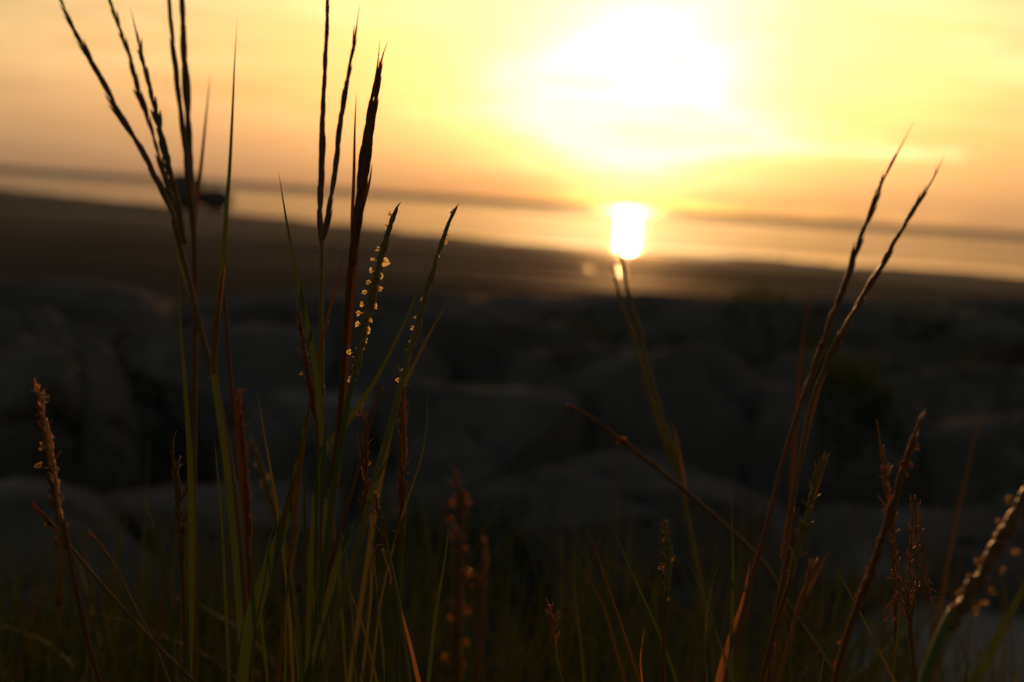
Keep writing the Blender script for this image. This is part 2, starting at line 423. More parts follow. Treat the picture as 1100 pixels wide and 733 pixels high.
class MB:
    def __init__(s): s.v = []; s.f = []
    def sweep(s, path, prof, ref=Vector((0, -1, 0)), twist=0.0, tw0=0.0, ribbon=False):
        """prof(t) -> list of (side, normal) offsets; closed rings, pointed ends"""
        fr = frames(path, ref); n = len(fr); b0 = len(s.v); k = None
        for i, (p, T, S, N) in enumerate(fr):
            t_ = i / (n - 1); ring = prof(t_); k = len(ring)
            a = tw0 + twist * t_; ca, sa = math.cos(a), math.sin(a)
            S2 = S * ca + N * sa; N2 = N * ca - S * sa
            for (x, y) in ring: s.v.append(p + S2 * x + N2 * y)
        for i in range(n - 1):
            for j in range(k - 1 if ribbon else k):
                a = b0 + i * k + j; b = b0 + i * k + (j + 1) % k
                s.f.append((a, b, b + k, a + k))
        if ribbon: return
        s.f.append(tuple(b0 + j for j in reversed(range(k)))); s.f.append(tuple(b0 + (n - 1) * k + j for j in range(k)))
    def tube(s, path, r0, r1, k=7):
        c = [(math.cos(2 * math.pi * j / k), math.sin(2 * math.pi * j / k)) for j in range(k)]
        s.sweep(path, lambda t_: [((r0 + (r1 - r0) * t_) * x, (r0 + (r1 - r0) * t_) * y) for x, y in c])
    def blade(s, path, wid, twist=0.0, tw0=0.0, basew=0.5, fold=0.28, tipk=0.75, thick=0.00012):
        def prof(t_):
            wv = wid * min(1.0, basew + (1 - basew) * t_ / 0.35) * max(0.0, (1 - t_)) ** (0.25 if t_ < 0.5 else tipk) / (0.5 ** 0.25 if t_ < 0.5 else 0.5 ** tipk) * (0.84 if t_ < 0.5 else 0.84)
            h = wv / 2; f_ = h * fold; th = min(thick, h * 0.4) + 1e-5
            return [(-h, f_), (-h * .5, f_ * .35), (0, 0), (h * .5, f_ * .35), (h, f_)]
        s.sweep(path, prof, twist=twist, tw0=tw0, ribbon=True)
    def grain(s, p, d, L, r, k=5, rows=5, flat=0.6):
        """one pointed grain: base p, direction d, length L"""
        d = d.normalized(); ref = Vector((0, -1, 0)) if abs(d.y) < .9 else Vector((1, 0, 0))
        path = [p + d * (L * i / (rows - 1)) for i in range(rows)]
        def prof(t_):
            rr = r * (math.sin(math.pi * min(1, 0.08 + t_ * 0.9)) ** 0.8) + r * 0.04
            return [(rr * math.cos(2 * math.pi * j / k), rr * flat * math.sin(2 * math.pi * j / k)) for j in range(k)]
        s.sweep(path, prof, ref=ref)
    def build(s, name, m, parent, org):
        return mesh_obj(name, ([tuple(v - org) for v in s.v], [], s.f), MT[m] if isinstance(m, str) else m, parent)

COUNT = [0]
class Stalk:
    """one grass shoot: an Empty on the soil, parts traced upward from it"""
    def __init__(s, name, label, cat, Y, lean=0.0, group=None, wob=0.006):
        COUNT[0] += 1
        s.rnd = random.Random(COUNT[0] * 7 + 1); s.Y = Y; s.lean = lean; s.wob = wob; s.ph = s.rnd.uniform(0, 6)
        s.name = name; s.meta = (label, cat, group); s.e = None; s.org = None
    def pt(s, px, py, dy=0.0):
        Y = s.Y + s.lean * (W * 0.667 - py) / 733.0 + dy + s.wob * math.sin(py / 140.0 + s.ph)
        return P(px, py, Y)
    def path(s, pts, n=None, dy=0.0):
        if n is None:
            L = sum(math.hypot(a[0] - b[0], a[1] - b[1]) for a, b in zip(pts, pts[1:])); n = max(8, int(L / 9))
        return [s.pt(x, y, dy + z) for x, y, z in crom([(p[0], p[1], p[2] if len(p) > 2 else 0.0) for p in pts], n)]
    def root(s, first, second):
        """place the Empty on the soil below the first traced point"""
        if s.e: return s.org
        a = s.pt(*first[:2]); b = s.pt(*second[:2])
        d = (a - b); d = d / max(1e-6, -d.z) if d.z < 0 else Vector((0, 0, -1))
        k = min(a.z - 0.05, 0.3)
        x = a.x + max(-.5, min(.5, d.x)) * k * 0.35; y = a.y + max(-.4, min(.4, d.y)) * k * 0.35
        s.org = Vector((x, y, ground_z(x, y) - 0.004))
        s.e = bpy.data.objects.new(s.name, None); COL.objects.link(s.e); s.e.location = s.org; s.e.empty_display_size = 0.02
        tag(s.e, *s.meta)
        return s.org
    def down(s, pts):
        """path that starts in the soil and runs through pts"""
        s.root(pts[0], pts[1])
        up = s.path(pts)
        a = up[0]; T = (up[0] - up[2]).normalized()
        g = s.org; n = 14; out = []
        for i in range(n):
            t_ = i / n; L = (a - g).length
            p0, p1, p2 = g, a + T * L * 0.45, a
            out.append(p0 * (1 - t_) ** 2 + p1 * 2 * t_ * (1 - t_) + p2 * t_ ** 2)
        return out + up
    def w(s, px): return px * s.Y / FPX
    def stem(s, pts, w0, w1, m='brown', name='stem', nodes=()):
        mb = MB(); path = s.down(pts); mb.tube(path, s.w(w0) / 2, s.w(w1) / 2)
        for (x, y) in nodes:
            c = s.pt(x, y); i = min(range(len(path)), key=lambda q: (path[q] - c).length); i = min(max(i, 1), len(path) - 2)
            T = (path[i + 1] - path[i - 1]).normalized(); r = s.w(w0) / 2 * 1.35
            mb.tube([path[i] - T * r * 1.2, path[i] - T * r * .5], r * .75, r); mb.tube([path[i] - T * r * .5, path[i] + T * r], r, r * .8)
        return mb.build(name, m, s.e, s.org)
    def branch(s, pts, w0, w1, m='brown', name='branch', dy=0.0, parent=None):
        mb = MB(); mb.tube(s.path(pts, dy=dy), s.w(w0) / 2, s.w(w1) / 2)
        return mb.build(name, m, parent or s.e, s.org)
    def leaf(s, pts, wid, m='green', dy=0.0, soil=False, twist=None, tw0=None, name='leaf_blade', basew=0.5, fold=0.28, tipk=0.75):
        mb = MB(); r = s.rnd
        path = s.down(pts) if soil else s.path(pts, dy=dy)
        mb.blade(path, s.w(wid), twist if twist is not None else r.uniform(-.7, .7), tw0 if tw0 is not None else r.uniform(-.4, .4), basew, fold, tipk)
        return mb.build(name, MLF[m], s.e, s.org)
    def spike(s, pts, wid, m='brown', awn=None, step=9.0, loose=0.12, L=20.0, dy=0.0, name='flower_spike', tipw=0.35, ragged=0.0, hairs=0):
        """a raceme: rachis with scales pressed to it, overlapping; awn = end point of the bristle"""
        mb = MB(); r = s.rnd; path = s.path(pts, dy=dy)
        n = len(path); w0 = s.w(wid)
        mb.tube(path, w0 * 0.26, w0 * 0.12)
        # arc-length placement
        cum = [0.0]
        for a, b in zip(path, path[1:]): cum.append(cum[-1] + (b - a).length)
        st = s.w(step * .6); Ls = s.w(L); d = 0.0; side = 1
        while d < cum[-1] - Ls * 0.35:
            i = max(k for k in range(n - 1) if cum[k] <= d); u = (d - cum[i]) / max(1e-9, cum[i + 1] - cum[i])
            p = path[i].lerp(path[i + 1], u); T = (path[i + 1] - path[i]).normalized()
            S = T.cross(Vector((0, -1, 0))).normalized(); N = S.cross(T)
            t_ = d / cum[-1]; sc = 1 - (1 - tipw) * max(0, (t_ - 0.45) / 0.55) ** 1.3
            for q in (side, -side):
                az = r.uniform(-1.45, 1.45)
                O = S * q * math.cos(az) + N * math.sin(az)
                lo = loose * r.uniform(.5, 1.6) + (r.uniform(.2, .9) if r.random() < ragged else 0)
                if ragged and r.random() < ragged * .5: continue
                k = r.uniform(.65, 1.15)
                mb.grain(p + O * w0 * 0.13 * sc + T * r.uniform(-.3, .3) * st, T + O * lo, Ls * k * (0.6 + .4 * sc), w0 * 0.235 * sc * k, flat=0.75)
            d += st * r.uniform(.6, 1.45); side = -side if r.random() < .8 else side
        if awn:
            e = s.pt(awn[0], awn[1], dy); a = path[-1]
            T = (path[-1] - path[-3]).normalized()
            m_ = a + T * (e - a).length * .5
            ap = [a * (1 - t_) ** 2 + m_ * 2 * t_ * (1 - t_) + e * t_ ** 2 for t_ in [x / 8 for x in range(9)]]
            mb.tube([path[-2]] + ap, w0 * 0.16, 0.00006, k=5)
        for _ in range(hairs):
            i = r.randrange(1, n - 1); T = (path[i + 1] - path[i - 1]).normalized()
            O = (T.cross(Vector((0, -1, 0))).normalized() * r.choice((-1, 1)) + Vector((0, r.uniform(-.5, .5), 0)))
            a = path[i] + O * w0 * .2; e = a + (O * r.uniform(.3, 1) + T * r.uniform(0, 1)) * s.w(r.uniform(5, 11))
            mb.tube([a, (a + e) / 2 + T * s.w(1), e], s.w(.5), s.w(.15), k=4)
        return mb.build(name, m, s.e, s.org)
    def anthers(s, sp, spots, size=7.0, m='anther', dy=0.0):
        """pairs of small pale lobes hanging from the spike, each cluster an object"""
        r = s.rnd
        for (x, y, dx) in spots:
            mb = MB(); x += r.uniform(-1, 1); y += r.uniform(-2, 2); c = s.pt(x, y, dy - 0.0006)
            sx = 1 if dx > 0 else -1
            O = (RGT * sx + UP * r.uniform(-.25, .15)).normalized()
            a = c - O * s.w(abs(dx) * .8); mb.tube([a, (a + c) / 2, c], s.w(.6), s.w(.6), k=4)
            nq = r.choice((2, 3, 3)) if size > 5 else 2
            for q in range(nq):
                th = r.uniform(-.9, .9) + (q - nq / 2) * .5
                dd = (O * math.cos(th) + UP * math.sin(th) + FWD * r.uniform(-.4, .4)).normalized()
                Lg = s.w(size * r.uniform(.5, 1.25))
                b0 = c - dd * Lg * .5 + UP * s.w(r.uniform(-.2, .2) * size); sag = (UP * r.uniform(-.2, .2) + RGT * r.uniform(-.2, .2)) * Lg
                mb.blade([b0 + dd * Lg * u + sag * 4 * u * (1 - u) for u in [x / 6 for x in range(7)]], s.w(size * r.uniform(.45, .7)), twist=r.uniform(-.6, .6), tw0=r.uniform(-.7, .7), basew=.55, fold=.45, tipk=.35)
            mb.build('anther', MLF[m], sp, s.org)

SH = 'grass shoots'
# --- left clump -------------------------------------------------------
a = Stalk('grass_stalk', 'tall shoot at the left fanning into three dark spikes that lean to the upper left', 'grass stalk', .70, .05, SH)
a.stem([(268, 733), (263, 650), (255, 555), (243, 470), (229, 405), (213, 345), (203, 300), (192, 258), (186, 235)], 9, 6, 'brown', nodes=[(229, 408)])
a.branch([(195, 265), (187, 232), (176, 205), (165, 185)], 4, 3.5, 'olive', name='spike_stalk')
a.spike([(190, 240), (172, 200), (150, 158), (134, 132), (118, 103), (98, 65), (84, 40), (64, -2), (50, -38)], 7, 'brown', awn=(38, -70), step=14, L=36, loose=.07)
a.spike([(193, 248), (180, 205), (170, 165), (162, 138), (152, 108), (143, 75), (131, 38), (116, -4), (106, -40)], 7, 'brown', awn=(98, -75), step=11, L=24, dy=.012)
a.spike([(199, 262), (192, 225), (184, 190), (174, 150), (165, 112), (157, 80), (148, 42)], 8.5, 'brown', awn=(140, 8), step=10, L=24, dy=-.01, loose=.12)
a.leaf([(228, 400), (222, 380), (210, 330), (200, 300), (190, 268), (184, 245)], 8, 'olive', tipk=.6)
a = Stalk('grass_leaf', 'long pointed green blade rising straight up left of centre, alone against the sky', 'grass blade', .66, .03, SH)
a.leaf([(262, 733), (255, 620), (244, 500), (231, 405), (233, 350), (239, 290), (243, 235), (247, 180), (250, 120), (252, 70), (255, 18)], 9.5, 'green', soil=True, twist=.3, tw0=.1, basew=.7, tipk=.85)
a.leaf([(230, 402), (229, 385), (233, 340), (239, 300), (242, 285)], 8, 'orange', name='leaf_sheath', dy=-.002, twist=0)
a = Stalk('grass_stalk', 'upright shoot at the left, its two dark spikes side by side leaving the photo top', 'grass stalk', .74, .04, SH)
a.stem([(207, 733), (209, 640), (208, 540), (209, 430), (210, 340), (209, 270), (207, 225)], 7, 6, 'red')
a.spike([(209, 262), (206, 232), (201, 180), (194, 120), (188, 70), (183, 20), (180, -30)], 8.5, 'brown', step=16, L=44, loose=.03)
a.spike([(209, 258), (207, 225), (204, 170), (201, 110), (198, 60), (196, 10), (195, -40)], 11, 'brown', step=16, L=44, dy=.01, loose=.03)
a.leaf([(209, 262), (211, 225), (216, 180), (221, 130), (226, 78)], 5, 'red', dy=.03)
a = Stalk('grass_leaf', 'wide yellow-green blade standing upright under the tall paired spikes at the left', 'grass blade', .56, 0, SH)
a.leaf([(203, 733), (206, 640), (206, 540), (203, 470), (198, 400), (194, 350), (191, 290)], 9, 'green', soil=True, twist=.2, tw0=0, basew=.8)
a = Stalk('grass_stalk', 'reddish stem with a frayed orange broken spike just right of the left clump', 'grass stalk', .72, .02, SH)
a.stem([(270, 733), (268, 640), (266, 560), (260, 500), (250, 430), (245, 370), (241, 315)], 6, 4, 'red')
a.spike([(268, 600), (266, 540), (262, 490), (258, 450), (256, 418)], 7, 'orange', step=10, L=26, ragged=.06, hairs=10)
a.leaf([(262, 560), (258, 500), (254, 450), (251, 420)], 6, 'orange', dy=-.006)
a = Stalk('grass_stalk', 'short dark scaly spike low at the left, beside the wide yellow-green blade', 'grass stalk', .62, 0, SH)
a.stem([(200, 733), (198, 660), (196, 610), (194, 570)], 5, 4, 'red')
a.spike([(196, 600), (194, 560), (190, 520), (186, 485)], 9, 'brown', awn=(190, 462), step=8, L=20, ragged=.25, hairs=10)
a = Stalk('grass_stalk', 'blurred pale flowering spike bending left, behind the left clump', 'grass stalk', .84, 0, SH)
a.stem([(322, 733), (318, 660), (308, 600), (298, 560)], 6, 5, 'olive')
sp = a.spike([(302, 572), (292, 540), (284, 512), (276, 490), (268, 470)], 10, 'olive', step=9, L=18)
a.anthers(sp, [(272, 482, 5), (278, 498, 6), (286, 512, 5), (283, 520, -5), (290, 530, 5), (294, 545, -5), (298, 552, 5)], 8, 'straw')

# --- far left -----------------------------------------------------------
a = Stalk('grass_stalk', 'tattered orange seed spike on a dark red stem at the far left', 'grass stalk', .54, 0, SH)
a.stem([(108, 733), (95, 690), (84, 640), (76, 600), (69, 560)], 5.5, 5, 'red')
a.branch([(63, 650), (66, 600), (64, 560)], 7, 5, 'orange', name='dry_sheath')
a.spike([(70, 590), (64, 560), (59, 530), (55, 500), (49, 465), (44, 440), (38, 412)], 9, 'brown', step=5, L=17, ragged=.14, hairs=26, loose=.1)
a.spike([(66, 560), (60, 520), (54, 480), (46, 440), (37, 406)], 6, 'straw', step=12, L=13, ragged=.25, loose=.18, dy=-.003, name='husks')
a.anthers(a.e, [(50, 428, -5), (44, 424, 5), (46, 478, -5), (54, 470, 5), (42, 500, -4), (60, 502, 5), (62, 515, 5), (64, 550, 5)], 8, 'straw')
a = Stalk('grass_stalk', 'brown fallen stem crossing the bottom left corner with an orange tip', 'grass stalk', .55, 0, SH)
a.stem([(214, 738), (175, 700), (138, 660), (100, 617), (70, 580), (48, 553)], 4.5, 3.5, 'brown')
a.spike([(66, 575), (55, 563), (46, 554), (36, 540)], 6, 'orange', step=8, L=14)
a.anthers(a.e, [(50, 561, -3)], 9, 'orange')
a = Stalk('grass_stalk', 'thin stem with a small orange tip leaning left, between tattered spike and left clump', 'grass stalk', .57, 0, SH)
a.stem([(182, 733), (165, 690), (142, 645), (120, 602), (106, 585)], 3, 2.5, 'olive')
a.spike([(114, 594), (106, 584), (97, 573)], 4.5, 'orange', step=6, L=12)
a = Stalk('grass_leaf', 'slender green blade curving up to a point at the left, below the widest stone', 'grass blade', .6, 0, SH)
a.leaf([(190, 733), (186, 690), (180, 640), (170, 580), (158, 545), (148, 523)], 5, 'green', soil=True)
a = Stalk('grass_leaf', 'very thin upright green blade just right of the left clump, below the widest stone', 'grass blade', .62, 0, SH)
a.leaf([(246, 733), (242, 640), (238, 560), (233, 500), (230, 468)], 4, 'green', soil=True)
a = Stalk('grass_leaf', 'thin pale green blade leaning left between the left and middle clumps', 'grass blade', .63, 0, SH)
a.leaf([(315, 733), (310, 640), (300, 560), (290, 500), (282, 455), (276, 420)], 5, 'olive', soil=True)

# --- middle clump -------------------------------------------------------
a = Stalk('grass_stalk', 'tall shoot splitting into two dark spikes, the straight one leaving the top of the photo', 'grass stalk', .65, .03, SH)
a.stem([(337, 733), (342, 640), (346, 540), (343, 460), (346, 400), (345, 330), (346, 270), (346, 240)], 7, 5, 'olive', nodes=[(345, 420)])
a.spike([(345, 262), (344, 220), (346, 170), (347, 120), (349, 75), (351, 25), (352, -25)], 7.5, 'brown', awn=(353, -60), step=14, L=36, loose=.05)
a.spike([(347, 258), (352, 232), (359, 190), (365, 140), (371, 100), (377, 65), (381, 40)], 7, 'brown', awn=(387, 4), step=14, L=34, loose=.05, dy=-.008)
a.branch([(344, 250), (342, 215), (343, 180)], 2.2, 1, 'orange', name='dry_awn')
a = Stalk('grass_stalk', 'thick reddish shoot with a bundled dark spike ending in two bristles, middle clump', 'grass stalk', .63, .02, SH)
a.stem([(338, 733), (350, 620), (358, 520), (366, 440), (371, 360), (376, 300), (381, 250)], 8, 8, 'red')
a.spike([(378, 290), (383, 240), (388, 195), (393, 150), (397, 120), (401, 98)], 12, 'red', awn=(408, 44), step=13, L=34, loose=.06, tipw=.3)
a.spike([(380, 285), (386, 235), (393, 185), (399, 140), (404, 105), (408, 75)], 10, 'red', awn=(417, 44), step=13, L=34, loose=.06, dy=-.004, tipw=.35)
a.leaf([(378, 285), (378, 240), (380, 190), (381, 140), (383, 98)], 4.5, 'red', dy=.004)
a.leaf([(384, 250), (392, 215), (397, 195), (400, 174)], 4, 'red', dy=-.006)
a.leaf([(362, 520), (368, 440), (375, 350), (383, 270), (390, 215)], 9, 'red', dy=-.003, name='leaf_sheath')
a = Stalk('grass_leaf', 'green pointed blade leaning left against the wet sand, left side of the middle clump', 'grass blade', .62, 0, SH)
a.leaf([(352, 733), (350, 600), (347, 480), (340, 400), (331, 350), (321, 305), (312, 260), (305, 220), (299, 183)], 8.5, 'green', soil=True, basew=.55, tipk=.8, twist=.3, tw0=.1)
a = Stalk('flowering_grass', 'spike set with two rows of pale yellow anthers, leftmost of the two flowering spikes', 'flowering grass', .60, 0, SH)
a.stem([(338, 733), (345, 640), (354, 560), (364, 490), (374, 430), (381, 400)], 7, 6.5, 'green')
sp = a.spike([(378, 412), (386, 378), (394, 342), (402, 308), (410, 275), (418, 246), (425, 226)], 12.5, 'olive', awn=(431, 217), step=8, L=17, loose=.1, tipw=.45)
RS = [(415, 281, 12), (410, 296, 11), (407, 307, 12), (401, 318, 6), (402, 331, 9), (397, 343, 8), (394, 354, 8), (392, 363, 7), (388, 376, 8), (385, 386, 8), (381, 397, 5), (379, 405, 4)]
LS = [(405, 268, -6), (401, 281, -6), (398, 292, -7), (395, 304, -6), (391, 316, -7), (389, 327, -6), (385, 338, -8), (383, 350, -5), (375, 379, -6), (418, 232, -4), (414, 242, -4)]
a.anthers(sp, RS, 8.8); a.anthers(sp, LS, 5.6)
a = Stalk('flowering_grass', 'leaning spike with few pale anthers on its right side, rightmost of two flowering spikes', 'flowering grass', .61, 0, SH)
a.stem([(346, 733), (362, 660), (380, 600), (396, 545), (410, 490), (424, 440), (433, 405)], 8, 7, 'olive')
sp = a.spike([(430, 418), (438, 385), (449, 348), (459, 312), (470, 275), (480, 245), (487, 228)], 9.5, 'olive', awn=(493, 219), step=10, L=20, loose=.06, tipw=.45)
a.anthers(sp, [(487, 230, 4), (481, 252, 3), (478, 261, 3), (472, 274, 3), (454, 321, 4), (446, 343, 4), (444, 351, 3), (441, 366, 3), (438, 376, 3), (433, 396, 3), (427, 409, 2)], 5.5)
a.leaf([(415, 470), (424, 440), (433, 410), (437, 385), (434, 372)], 6, 'olive', name='leaf_sheath')
a = Stalk('grass_leaf', 'broad green blade sweeping up from the middle clump to the right, behind the flowering spikes', 'grass blade', .645, 0, SH)
a.leaf([(330, 733), (334, 620), (340, 530), (352, 480), (375, 452), (400, 415), (420, 378), (438, 340), (449, 310), (457, 286)], 8, 'green', soil=True, twist=.9, tw0=-.3)
a = Stalk('grass_leaf', 'faint narrow blade leaning right behind the right flowering spike', 'grass blade', .74, 0, SH)
a.leaf([(375, 733), (395, 600), (412, 500), (428, 430), (448, 385), (466, 350), (481, 324)], 6, 'olive', soil=True)
a = Stalk('grass_stalk', 'slim reddish stem leaning right between the green pointed blade and bundled spike', 'grass stalk', .66, 0, SH)
a.stem([(298, 733), (308, 640), (318, 540), (330, 450), (341, 385), (352, 345)], 5, 3.5, 'orange')
a.leaf([(345, 370), (354, 335), (363, 300), (373, 258)], 4, 'red')
a = Stalk('grass_leaf', 'broadest green blade with an orange edge low in the middle clump', 'grass blade', .575, 0, SH)
a.leaf([(262, 733), (266, 690), (277, 645), (292, 600), (306, 560), (319, 505), (327, 460), (334, 430)], 20, 'green', soil=True, twist=-.5, tw0=.35, basew=.45, tipk=1.0, fold=.2)
a.leaf([(300, 575), (311, 540), (321, 500), (327, 465)], 6, 'orange', dy=-.003, name='dry_edge')
a = Stalk('grass_stalk', 'short broken reddish spike with pale flecks, left edge of the middle clump', 'grass stalk', .64, 0, SH)
a.stem([(345, 733), (346, 600), (345, 500), (338, 440), (332, 410)], 4, 3.5, 'red')
a.spike([(340, 455), (334, 420), (328, 385), (322, 345)], 5.5, 'red', awn=(317, 315), step=9, L=22, ragged=.05, hairs=8)
a.anthers(a.e, [(327, 372, 3), (329, 379, 2), (333, 390, -5), (334, 397, 2), (335, 403, 3), (324, 400, -3)], 5, 'straw')
a = Stalk('grass_stalk', 'upright orange-brown scaly spike standing right of the middle clump', 'grass stalk', .64, 0, SH)
a.stem([(427, 733), (428, 660), (430, 600), (432, 560)], 6, 5, 'green')
a.spike([(430, 600), (432, 540), (433, 490), (433, 440), (432, 405)], 6.5, 'red', step=14, L=28, ragged=.04, hairs=22)
a.spike([(433, 510), (434, 480), (434, 445)], 4.5, 'orange', step=12, L=24, dy=-.004, name='dry_scales')
a = Stalk('grass_leaf', 'green blade leaning right through the middle clump below the flowering spikes', 'grass blade', .585, 0, SH)
a.leaf([(330, 733), (345, 680), (358, 620), (372, 580), (392, 545), (408, 510), (422, 480)], 10, 'green', soil=True, twist=-.4, basew=.7, tipk=.9)
a = Stalk('flowering_grass', 'small withered flowering spike with curled tips low in the middle clump', 'flowering grass', .60, 0, SH)
a.stem([(440, 733), (430, 660), (423, 620), (415, 590)], 5, 4, 'olive')
sp = a.spike([(419, 605), (412, 575), (407, 552), (402, 528)], 6, 'brown', step=8, L=15, ragged=.2)
a.anthers(sp, [(404, 531, 2), (407, 545, 3), (410, 555, 3), (412, 566, 3)], 6, 'straw')
a.branch([(415, 590), (407, 585), (400, 597), (400, 612), (405, 622)], 2.5, 1.5, 'orange', name='curled_awn')
a.branch([(411, 590), (415, 605), (420, 618), (419, 628)], 3, 1.5, 'straw', name='curled_awn')
a = Stalk('grass_stalk', 'dark reddish stem with bright flecks between the two flowering spikes', 'grass stalk', .62, 0, SH)
a.stem([(330, 733), (345, 650), (365, 570), (385, 505), (398, 455), (410, 415)], 5, 3.5, 'red')
a.spike([(388, 560), (393, 520), (392, 480), (390, 440)], 5, 'red', step=12, L=22, ragged=.06, hairs=10)
a.anthers(a.e, [(390, 474, 1), (391, 484, 1), (396, 497, -1)], 4.5, 'straw')
MIDB = [
 ([(382, 733), (378, 660), (372, 600), (366, 560), (378, 500), (388, 458)], 4, 'green', 'hair-thin pale blade rising just left of the dark flecked stem'),
 ([(372, 733), (366, 640), (358, 560), (356, 500), (352, 440)], 5, 'green', 'upright green blade in the heart of the middle clump'),
 ([(405, 733), (392, 680), (378, 640), (366, 610)], 4, 'olive', 'short yellowish blade leaning left at the foot of the middle clump'),
 ([(450, 733), (440, 690), (432, 660), (428, 640)], 9, 'orange', 'short broad orange-red blade at the bottom, right of the middle clump'),
 ([(460, 733), (468, 660), (478, 600), (482, 560)], 7, 'green', 'green blade left of the blurred orange seed head'),
 ([(398, 733), (410, 640), (430, 560), (450, 500), (458, 460), (459, 415)], 4.5, 'olive', 'faint upright blade right of the orange-brown scaly spike'),
 ([(306, 733), (309, 640), (322, 560), (325, 480)], 4, 'green', 'thin green blade hugging the broadest blade'),
 ([(288, 733), (280, 650), (285, 600), (296, 560)], 6, 'green', 'short green blade beneath the broadest blade'),
 ([(322, 733), (312, 640), (302, 560), (296, 520)], 4.5, 'green', 'short upright blade between broadest blade and the tall forked shoot'),
 ([(415, 733), (408, 660), (402, 600), (396, 560)], 6, 'green', 'plain green blade behind the withered flowering spike'),
 ([(352, 733), (338, 650), (330, 600), (327, 540), (329, 500)], 7, 'green', 'green blade left of the tall forked shoot, low down'),
 ([(388, 733), (398, 640), (398, 560), (388, 500), (383, 462)], 5.5, 'olive', 'olive blade right of the thick reddish shoot'),
]
for pts, wd_, m_, lab in MIDB:
    a = Stalk('grass_leaf', lab, 'grass blade', .60 + COUNT[0] % 5 * .014, 0, SH)
    a.leaf(pts, wd_ * .78, m_, soil=True)

# --- near blurred heads -------------------------------------------------
a = Stalk('grass_stalk', 'blurred orange seed head close to the lens at the bottom, right of the middle clump', 'grass stalk', .42, 0, SH)
a.stem([(492, 760), (490, 700), (492, 640), (494, 590)], 9, 7, 'red')
a.spike([(490, 735), (492, 680), (491, 630), (494, 580), (496, 545), (488, 505)], 12, 'brown', step=9, L=20, ragged=.2, loose=.12, hairs=12)
a.anthers(a.e, [(484, 541, -4), (498, 536, 3), (502, 544, 12), (482, 560, -4), (486, 575, -6), (500, 590, 6), (504, 612, 8), (512, 630, 4), (486, 660, -6), (500, 655, 6), (478, 708, -8), (500, 690, 6), (494, 725, 4), (498, 712, 6)], 9, 'orange')
a = Stalk('grass_stalk', 'smaller blurred orange tip just right of the near seed head', 'grass stalk', .44, 0, SH)
a.stem([(510, 760), (515, 700), (518, 660), (519, 625)], 7, 6, 'red')
a.spike([(517, 645), (520, 620), (521, 600), (521, 580)], 9, 'orange', step=12, L=22, ragged=.2)
a = Stalk('flowering_grass', 'thick blurred flowering spike hung with orange anthers at the right edge', 'flowering grass', .44, 0, SH)
a.stem([(985, 760), (998, 715), (1012, 680), (1025, 655)], 12, 12, 'green')
sp = a.spike([(1018, 676), (1034, 650), (1052, 620), (1071, 587), (1089, 555), (1107, 523), (1126, 488)], 24, 'brown', step=12, L=22, loose=.12, hairs=14)
a.anthers(sp, [(1092, 592, 8), (1078, 612, 8), (1066, 635, 7), (1057, 646, 7), (1049, 657, 6), (1020, 670, -4), (1023, 652, -5), (1031, 638, -5), (1041, 620, -5), (1051, 603, -5), (1072, 562, -5), (1084, 538, -5)], 10, 'straw')
a = Stalk('grass_leaf', 'blurred green blade leaning right in the bottom right corner', 'grass blade', .46, 0, SH)
a.leaf([(1030, 760), (1058, 712), (1078, 672), (1092, 645), (1105, 618), (1125, 570)], 14, 'green', soil=True)

# --- right of centre ----------------------------------------------------
a = Stalk('grass_stalk', 'shoot with two parallel thin spikes whose tips touch the sun glint on the water', 'grass stalk', .86, .03, SH)
a.stem([(768, 733), (758, 668), (750, 620), (742, 575), (734, 530), (727, 500), (720, 475)], 6, 6, 'olive')
a.spike([(727, 505), (716, 466), (704, 425), (695, 390), (686, 355), (676, 318), (669, 285), (664, 264)], 6, 'olive', step=13, L=26, loose=.07)
a.spike([(722, 500), (712, 470), (702, 440), (692, 405), (682, 368), (671, 335), (662, 305), (657, 284)], 5, 'olive', step=13, L=26, loose=.07, dy=.01)
a.leaf([(743, 585), (738, 550), (732, 515), (727, 480), (722, 450)], 7, 'green', name='leaf_sheath', tipk=.8)
a.leaf([(738, 545), (733, 510), (728, 480), (724, 458)], 5, 'orange', dy=-.006)
a = Stalk('grass_stalk', 'brown stalk lying diagonally across the dark stones, right of centre', 'grass stalk', .80, 0, SH)
a.stem([(880, 700), (850, 655), (820, 605), (785, 570), (745, 535), (712, 508), (680, 484)], 6, 5, 'brown')
a.spike([(720, 514), (690, 490), (662, 470), (638, 452), (613, 437)], 6.5, 'brown', step=12, L=22, loose=.07)
a.anthers(a.e, [(668, 476, -4)], 11, 'orange')
a = Stalk('grass_stalk', 'taller of the two long spikes leaning right against the sky at the right', 'grass stalk', .72, .05, SH)
a.stem([(778, 733), (793, 680), (808, 620), (825, 560), (840, 500), (855, 450), (868, 410)], 5.5, 5, 'red')
a.spike([(860, 432), (876, 392), (893, 345), (908, 305), (922, 262), (935, 228), (948, 195), (962, 168)], 7.5, 'brown', awn=(982, 130), step=13, L=30, loose=.08)
a.anthers(a.e, [(902, 325, 2), (884, 374, 2)], 6, 'orange')
a = Stalk('grass_stalk', 'rightmost long spike leaning right against the sky, ending in a split bristle', 'grass stalk', .70, .05, SH)
a.stem([(822, 733), (832, 680), (842, 610), (852, 540), (862, 480), (874, 425), (890, 385)], 5.5, 4.5, 'brown')
a.spike([(885, 398), (903, 362), (920, 330), (940, 298), (956, 268), (970, 245), (984, 222), (1000, 196)], 7.5, 'brown', awn=(1014, 166), step=13, L=30, loose=.08)
a.branch([(998, 200), (1004, 188), (1006, 178)], 2, .6, 'brown', name='bristle')
a.leaf([(838, 600), (850, 540), (866, 470), (880, 420), (892, 392)], 6, 'brown', name='leaf_sheath')
